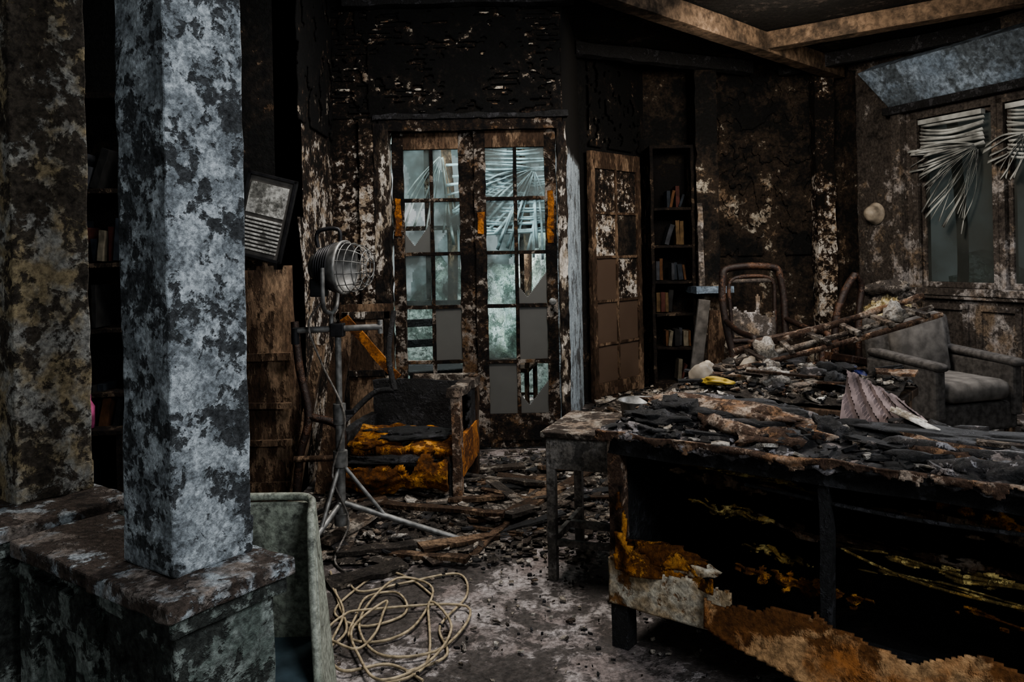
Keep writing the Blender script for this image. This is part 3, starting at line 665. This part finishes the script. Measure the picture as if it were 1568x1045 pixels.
for (r_, h_) in CG:
    m.tube([c + ax * h_ * K + (u_ * math.cos(6.283 * k / 28) + w_ * math.sin(6.283 * k / 28)) * r_ * K for k in range(28)], .0025, m_metal, 5, closed=True)
for k in range(12):
    a = 6.283 * k / 12; e = u_ * math.cos(a) + w_ * math.sin(a)
    m.tube([c + (ax * h_ + e * r_) * K for r_, h_ in [(.13, .06)] + CG], .0022, m_metal, 5)
m.tube([c + Vector((-.07, 0, .09)), c + Vector((-.07, 0, .16)), c + Vector((.02, 0, .17)), c + Vector((.03, 0, .11))], .009, m_blackm, 8, sub=4)
m.box(c + Vector((-.07, .0, -.09)), (.07, .06, .08), m_blackm, bev=.006)
m.tube([(-.06, -.02, 1.12), (-.12, -.04, 1.02), (-.07, -.03, .85), (.03, -.03, .6), (-.03, -.03, .35), (.04, -.04, .15), (.0, -.15, .02), (.1, -.3, .012)], .005, m_gmetal, 6, sub=6)
m.done()

# extension cord
m = MB('extension_cord'); pts = []
ctr = [(-.52, 3.0, .20), (-.50, 2.85, .15), (-.42, 2.85, .24), (-.57, 2.72, .13), (-.42, 2.65, .2)]
for k, (x, y, r) in enumerate(ctr):
    for q in range(7):
        a = 6.283 * q / 7 + k * .5; rr = r * U(.7, 1.25); pts.append((x + math.cos(a) * rr * .8, y + math.sin(a) * rr * 1.25, .008 + .006 * k * U(.6, 1.2)))
pts += [(-.3, 2.5, .01), (-.45, 2.38, .01), (-.62, 2.42, .01), (-.68, 2.55, .01)]
m.tube(pts, .0048, m_cord, 6, sub=7)
m.tube([(-.70, 3.2, .008), (-.62, 3.05, .01), (-.45, 3.12, .012), (-.25, 3.2, .01), (-.2, 3.0, .01), (-.28, 2.75, .01), (-.24, 2.55, .01), (-.36, 2.45, .01)], .0048, m_cord, 6, sub=8)
m.tube([(-.78, 3.25, .01), (-.68, 2.95, .01), (-.60, 2.7, .02), (-.66, 2.5, .02), (-.55, 2.35, .01), (-.5, 2.2, .01)], .0048, m_cord, 6, sub=8)
m.tube([(-.74, 3.1, .01), (-.64, 2.85, .02), (-.63, 2.6, .02), (-.56, 2.45, .02), (-.42, 2.5, .01), (-.3, 2.4, .01)], .0048, m_cord, 6, sub=8)
m.done()

# ------------------------------------------------------------------ rubble on floor
def mound(name, x0, x1, y0, y1, H, hf, nu=90, nv=70, flakes=300, mats=(m_rub,), smin=.015, smax=.06, sticks=20, stickL=(.15, .5)):
    m = MB(name)
    def h(x, y): return max(0, hf(x, y) * H * (.75 + .7 * nzf(x * 5, y * 5)) + .014 * nzf(x * 17, y * 17))
    m.sheet(lambda u, v: Vector((x0 + (x1 - x0) * u, y0 + (y1 - y0) * v, h(x0 + (x1 - x0) * u, y0 + (y1 - y0) * v) + .002)), nu, nv, m_rub,
            keep=lambda u, v: h(x0 + (x1 - x0) * u, y0 + (y1 - y0) * v) > .012)
    for k in range(flakes):
        x, y = U(x0, x1), U(y0, y1)
        if rnd.random() > .25 + hf(x, y) * 1.2: continue
        r = U(smin, smax) * (1 if rnd.random() < .85 else 1.7); m.flake((x, y, h(x, y) + .006 + r * .1), r, U(.003, .010), rnd.choice(mats), 16)
    for k in range(sticks):
        x, y = U(x0 + .1, x1 - .1), U(y0 + .1, y1 - .1)
        if hf(x, y) < .25: continue
        m.stick((x, y, h(x, y) + .025), U(*stickL), U(.02, .07), U(.006, .018), rnd.choice([m_woodf, m_char, m_wood, m_rub, m_woodf]), tilt=8)
    m.done()
g = lambda x, y, cx, cy, sx, sy: math.exp(-((x - cx) / sx) ** 2 - ((y - cy) / sy) ** 2)
mound('floor_rubble', -1.15, .95, 3.3, 5.15, .07, lambda x, y: min(1, g(x, y, -.3, 4.0, .5, .35) + .7 * g(x, y, -.75, 3.8, .35, .4) + .4 * g(x, y, .3, 4.4, .5, .4) + .12),
      flakes=3400, mats=(m_rub, m_rub, m_char, m_ash, m_woodf, m_crust, m_woodf), sticks=90, smin=.008, smax=.038)
mound('floor_rubble.001', .3, 3.6, 5.2, 7.4, .08, lambda x, y: min(1, .5 + g(x, y, .7, 6.2, .4, .6) * .5 + g(x, y, 2.2, 6.4, .8, .6)) * (1 if (x > .62 + (y - 6.6)*.9 or y < 6.6) and x > .45 + (y - 5.3) * .17 else 0), flakes=1500,
      mats=(m_rub, m_ash, m_ash, m_char, m_paper, m_woodf), smin=.02, smax=.06, sticks=50)
mound('floor_debris', -.7, 1.0, 2.0, 3.6, .01, lambda x, y: .12 + .3 * (y > 3.1), flakes=1100, mats=(m_rub, m_ash, m_ash, m_char, m_char, m_woodf), smin=.003, smax=.014, sticks=0)
mound('floor_debris.001', 1.9, 4.0, 3.0, 5.2, .02, lambda x, y: .5, flakes=700, mats=(m_rub, m_ash, m_ash, m_char, m_char, m_woodf), smin=.01, smax=.04, sticks=25)
m = MB('fallen_planks')
for (x, y, z, L_, w, az) in ((-.15, 3.55, .03, .62, .07, 28), (-.55, 3.45, .035, .5, .09, 10), (-.35, 3.75, .10, .6, .05, -14), (.1, 3.95, .07, .5, .08, 60), (-.62, 3.2, .02, .34, .10, 35), (-.1, 4.3, .08, .6, .06, -35), (.35, 4.6, .06, .45, .1, 15), (0.02, 3.75, .08, .18, .08, 40),
        (-.4, 3.35, .03, .4, .05, -20), (-.2, 4.6, .05, .5, .08, 5), (.15, 4.2, .07, .3, .12, 80), (-.75, 3.6, .08, .4, .06, 60)):
    m.stick((x, y, z), L_, w, .018, rnd.choice([m_woodf, m_rub, m_wood]), az, 4)
m.done()
mound('annex_rubble', -1.2, .1, 5.6, 7.05, .14, lambda x, y: .5, flakes=260, mats=(m_ash, m_paper, m_rub), smin=.03, smax=.09, sticks=12)
def simple_chair(name, f, mat, H=.95, sw=.42, tilt=0):
    m = MB(name, f)
    for x in (0, sw):
        m.tube([(x, 0, 0), (x, 0, .45)], .018, mat, 8); m.tube([(x, sw, 0), (x, sw, .45), (x, sw + .05, H)], .018, mat, 8)
        m.tube([(x, 0, .2), (x, sw, .2)], .010, mat, 8)
    m.box((sw / 2, sw / 2, .45), (sw + .04, sw + .04, .035), mat, bev=.008)
    for z in (.62, .78, .92): m.box((sw / 2, sw + .02 + (z - .45) * .08, z), (sw, .018, .06), mat, bev=.004)
    m.done()
simple_chair('dining_chair', Frame(-.75, 5.75, 20, 0), m_char); simple_chair('dining_chair.001', Frame(-.25, 6.3, -100, 0), m_wood)

# ------------------------------------------------------------------ work table with debris heap, behind sofa
m = MB('work_table', SF); TS0, TS1 = -.24, .66
m.box(((TS0 + TS1) / 2, 1.27, .66), (TS1 - TS0, .72, .035), m_wood, res=.12, amp=.006)
for s_ in (TS0 + .05, TS1 - .05):
    for t_ in (.97, 1.57): m.box((s_, t_, .33), (.06, .06, .64), m_wood, res=.1, amp=.004)
m.box(((TS0 + TS1) / 2, .95, .61), (TS1 - TS0 - .1, .025, .09), m_wood); m.box(((TS0 + TS1) / 2, 1.59, .61), (TS1 - TS0 - .1, .025, .09), m_wood); m.done(.004)
m = MB('table_debris', SF)
def th_(s_, t_): return .682 + max(0, .04 * math.sin(min(1, max(0, (t_ - .92) / .7)) * 3.14) * (.8 + nzf(s_ * 4, t_ * 4)) + .015 * nzf(s_ * 15, t_ * 15) + .05 * g(s_, t_, .3, 1.25, .3, .3))
m.sheet(lambda u, v: Vector((TS0 + (TS1 - TS0) * u, .92 + .7 * v, th_(TS0 + (TS1 - TS0) * u, .92 + .7 * v))), 90, 60, m_rub, th=(0, 0, -.004))
for k in range(520):
    s_, t_ = U(TS0 + .02, TS1 - .02), U(.93, 1.6); r = U(.008, .035)
    m.flake((s_, t_, th_(s_, t_) + .008), r, U(.003, .012), rnd.choice([m_rub, m_ash, m_char, m_woodf, m_char, m_paper, m_rim, m_crust]), 25)
for k in range(30):
    s_, t_ = U(TS0 + .1, TS1 - .1), U(1.0, 1.5); m.stick((s_, t_, th_(s_, t_) + .03), U(.12, .4), U(.015, .05), .01, rnd.choice([m_woodf, m_rim, m_char, m_wood, m_char]), None, 12)
for k in range(22):
    s_, t_ = U(TS0 + .1, TS1 - .1), U(1.0, 1.5); m.lump((s_, t_, th_(s_, t_) + .02), (U(.03, .08), U(.03, .06), U(.02, .045)), rnd.choice([m_ash, m_rub, m_crust, m_char]), .6, 6, 3)
m.lump((-.02, 1.0, .74), (.07, .025, .018), m_yell, .6, 4, 3); m.box((.5, 1.3, .77), (.08, .04, .012), m_bluep, rot=(20, 30, 10))
m.done()
m = MB('clay_pots', SF)
for (s_, t_, r) in ((-.14, 1.10, .062), (-.08, 1.42, .05), (-.2, 1.3, .045), (.02, 1.28, .05)):
    zz = th_(s_, t_) - .01
    m.lathe((s_, t_, zz), [(0, 0), (r * .6, 0), (r * .95, r * .5), (r, r * .9), (r * .7, r * 1.4), (r * .35, r * 1.6), (r * .3, r * 1.75), (0, r * 1.7)], m_white, 22, (.25, -.3, 1))
m.done()
m = MB('collapsed_easel')
p0 = Vector((1.02, 3.62, .79)); p1 = Vector((1.90, 3.55, 1.03))
for off, dz, r in ((0, 0, .013), (.08, .04, .016), (-.08, -.02, .013)):
    a = p0 + Vector((off * .2, off, dz)); b = p1 + Vector((0, off, dz * 1.2)); mid = (a + b) / 2 + Vector((0, 0, -.01))
    m.tube([a, mid, b], r, m_rim if off else m_woodf, 8, sub=8, amp=.25)
for k in range(6):
    q = p0.lerp(p1, .1 + k * .16); m.box(q + Vector((0, -.005, .01)), (.024, .2, .018), m_woodf, rot=(8, -14, U(-10, 20)), res=.04, amp=.003)
m.lump(p0.lerp(p1, .80) + Vector((0, -.02, .03)), (.04, .05, .045), m_ash, .7, 6, 3); m.lump(p0.lerp(p1, .15), (.045, .05, .07), m_ash, .6, 6, 3)
m.box(p0.lerp(p1, .38) + Vector((0, .12, .03)), (.5, .06, .02), m_rim, rot=(0, -10, 8), res=.06, amp=.004)
m.done()
m = MB('folded_paper', SF)
m.sheet(lambda u, v: Vector((.64 + u * (.27 - .10 * v), .40 + .09 * v + .012 * (1 if int(u * 9 + v * 2) % 2 else -1), .755 + v * .15 * (1 - .6 * u))), 54, 16, m_ply, th=(0, .003, 0), smooth=False)
m.sheet(lambda u, v: Vector((.80 + .14 * u, .33 + .1 * v - .05 * u, .81 - .045 * u + .01 * math.sin(v * 6))), 20, 8, m_paper, th=(0, .003, -.003)); m.done()

# ------------------------------------------------------------------ antique chair, overturned chair
def ornate_chair(name, f, mat, back_only=False):
    m = MB(name, f); w = .5
    for sx in (-1, 1):
        x = sx * w / 2
        m.tube([(x * .85, .24, 0), (x * .9, .22, .3), (x * .88, .22, .46), (x * 1.0, .27, .7), (x * 1.05, .31, .95), (x * .96, .33, 1.12)], .028, mat, 10, sub=6)
        m.tube([(x, -.24, 0), (x * 1.08, -.25, .12), (x * 1.0, -.22, .3), (x, -.22, .45)], .024, mat, 10, sub=5)
        m.tube([(x, -.2, .45), (x * 1.12, -.18, .6), (x * 1.18, -.22, .68), (x * 1.15, 0, .70), (x * 1.02, .27, .76)], .022, mat, 10, sub=6)
    m.tube([(-w * .49, .33, 1.10), (-w * .42, .34, 1.16), (0, .345, 1.18), (w * .42, .34, 1.16), (w * .49, .33, 1.10)], .03, mat, 10, sub=6)
    m.tube([(-w * .36, .30, .62), (-w * .38, .32, .85), (-w * .36, .335, 1.06), (0, .34, 1.10), (w * .36, .335, 1.06), (w * .38, .32, .85), (w * .36, .30, .62)], .016, mat, 8, sub=6)
    m.tube([(-w * .45, .27, .6), (w * .45, .27, .6)], .024, mat, 8)
    m.box((0, 0, .44), (w, .48, .06), mat, bev=.01); m.lump((0, 0, .48), (w * .46, .22, .06), m_char, .2, 4, 4)
    m.sheet(lambda u, v: Vector((-w * .36 + w * .72 * u, .325 - .04 * (1 - v), .62 + .46 * v)), 30, 30, m_wallR, keep=lambda u, v: v < .42 + .5 * nzf(u * 4, v * 3, 5) or v > .93, th=(0, .008, 0))
    m.done()
ornate_chair('antique_armchair', Frame(1.95, 5.85, 12), m_dwood)
m = MB('broken_chair', Frame(2.52, 6.0, 20))
m.tube([(-.1, 0, .0), (-.08, 0, .5), (-.04, .02, .78), (.06, .03, .98), (.16, .03, 1.1)], .03, m_dwood, 10, sub=6); m.tube([(.2, 0, .0), (.15, .0, .5), (.18, .02, .8), (.22, .03, 1.0), (.16, .03, 1.1)], .026, m_dwood, 10, sub=6)
m.box((.05, -.1, .45), (.4, .3, .06), m_dwood, rot=(0, 12, 0), bev=.01); m.tube([(-.1, -.25, 0), (-.08, -.22, .45)], .022, m_dwood, 8); m.tube([(.22, -.25, 0), (.2, -.22, .42)], .022, m_dwood, 8); m.done()
m = MB('leaning_mirror', Frame(1.55, 6.6, 5)); m.box((0, 0, .45), (.1, .03, .9), m_greyL, rot=(0, 8, 0)); m.box((.16, .03, .4), (.14, .03, .8), m_wood, rot=(0, 3, 0)); m.done(.004)

# ------------------------------------------------------------------ grey armchair
m = MB('upholstered_armchair', Frame(2.86, 5.25, 16))
q = .90
def ab(c, s_, mat, **k): m.box([x * q for x in c], [x * q for x in s_], mat, **k)
ab((0, .02, .23), (.74, .66, .20), m_grey, bev=.02); ab((.0, -.05, .42), (.54, .62, .15), m_greyL, bev=.05, smooth=True)
ab((0, .31, .62), (.74, .13, .60), m_grey, rot=(-9, 0, 0), bev=.035, smooth=True)
ab((-.0, .22, .70), (.50, .12, .50), m_greyL, rot=(-9, 0, 0), bev=.05, smooth=True)
for sx in (-1, 1):
    ab((sx * .34, .0, .42), (.09, .68, .38), m_grey, bev=.02); ab((sx * .34, -.02, .63), (.11, .70, .06), m_grey, bev=.025, rot=(4, 0, 0), smooth=True)
    for y in (-.28, .3): ab((sx * .32, y, .07), (.05, .05, .14), m_wood, bev=.004)
m.done()
m = MB('charred_stool', Frame(2.98, 6.1, 10))
m.box((0, 0, .61), (.36, .3, .05), m_wood, res=.08, amp=.008)
for x in (-.15, .15):
    for y in (-.12, .12): m.tube([(x * 1.1, y * 1.1, 0), (x, y, .60)], .018, m_wood, 8)
m.done()
m = MB('scorched_foam_bundle', Frame(2.98, 6.1, 0, .66))
m.lump((-.08, 0, .11), (.19, .12, .15), m_tuft, .5, 8, 4); m.lump((-.06, .02, .30), (.16, .10, .09), m_rub, .5, 6, 4); m.done()
m = MB('pink_bottle', Frame(-2.18, 4.0, 0, 0)); m.lathe((0, 0, .47), [(0, 0), (.03, 0), (.032, .11), (.015, .14), (.015, .17), (0, .17)], m_pink, 14)
m.box((0, 0, .455), (.4, .12, .02), m_shelf); m.box((-.18, 0, .22), (.03, .1, .44), m_shelf); m.box((.18, 0, .22), (.03, .1, .44), m_shelf); m.done()

# ------------------------------------------------------------------ camera
cam_d = bpy.data.cameras.new('camera'); cam = bpy.data.objects.new('camera', cam_d); bpy.context.collection.objects.link(cam)
cam_d.sensor_width = 36; cam_d.lens = 27.55; cam_d.shift_y = -.0845; cam_d.clip_start = .05
cam.matrix_world = Matrix.Translation((0, 0, 1.31)) @ Matrix.Rotation(R(90), 4, 'X') @ Matrix.Rotation(R(-1.2), 4, 'Z')
bpy.context.scene.camera = cam

# ------------------------------------------------------------------ light
w = bpy.data.worlds.new('overcast'); bpy.context.scene.world = w; w.use_nodes = True
bg = w.node_tree.nodes['Background']; bg.inputs[0].default_value = (.74, .79, .80, 1); bg.inputs[1].default_value = .5
def area(name, loc, tgt, size, e, col, sy=None):
    l = bpy.data.lights.new(name, 'AREA'); l.energy = e; l.size = size; l.color = col
    if sy: l.shape = 'RECTANGLE'; l.size_y = sy
    o = bpy.data.objects.new(name, l); o.location = loc
    o.rotation_euler = (Vector(tgt) - Vector(loc)).to_track_quat('-Z', 'Y').to_euler(); bpy.context.collection.objects.link(o)
area('front_key', (1.5, -.2, 2.9), (-.3, 2.3, .5), 1.2, 84, (.93, .96, 1.0))  # added unseen key lamp below the closed ceiling, lights columns, sofa and cabinet
area('floor_fill_light', (.1, 3.4, 3.0), (-.1, 3.8, 0), .8, 66, (1, .94, .87))  # added fill lamp above the floor rubble; the ceiling has no opening
area('window_light', (3.4, 5.1, 2.5), (2.0, 4.0, .5), 1.0, 34, (.95, .96, 1), 1.2)
area('far_room_light', (1.9, 5.0, 2.7), (2.3, 7.4, .7), .6, 44, (1, .89, .76))
area('annex_light', (-.4, 6.3, 2.9), (-.4, 6.8, 0), 1.2, 66, (.92, 1, .99))
area('hedge_fill_light', (-.5, 8.6, 4.5), (-.5, 12, .5), 3, 620, (.97, 1, .99))  # added lamp that brightens the hedge outside
vs = bpy.context.scene.view_settings
vs.view_transform = 'AgX'
try: vs.look = 'AgX - Medium High Contrast'
except Exception: pass
vs.exposure = .25
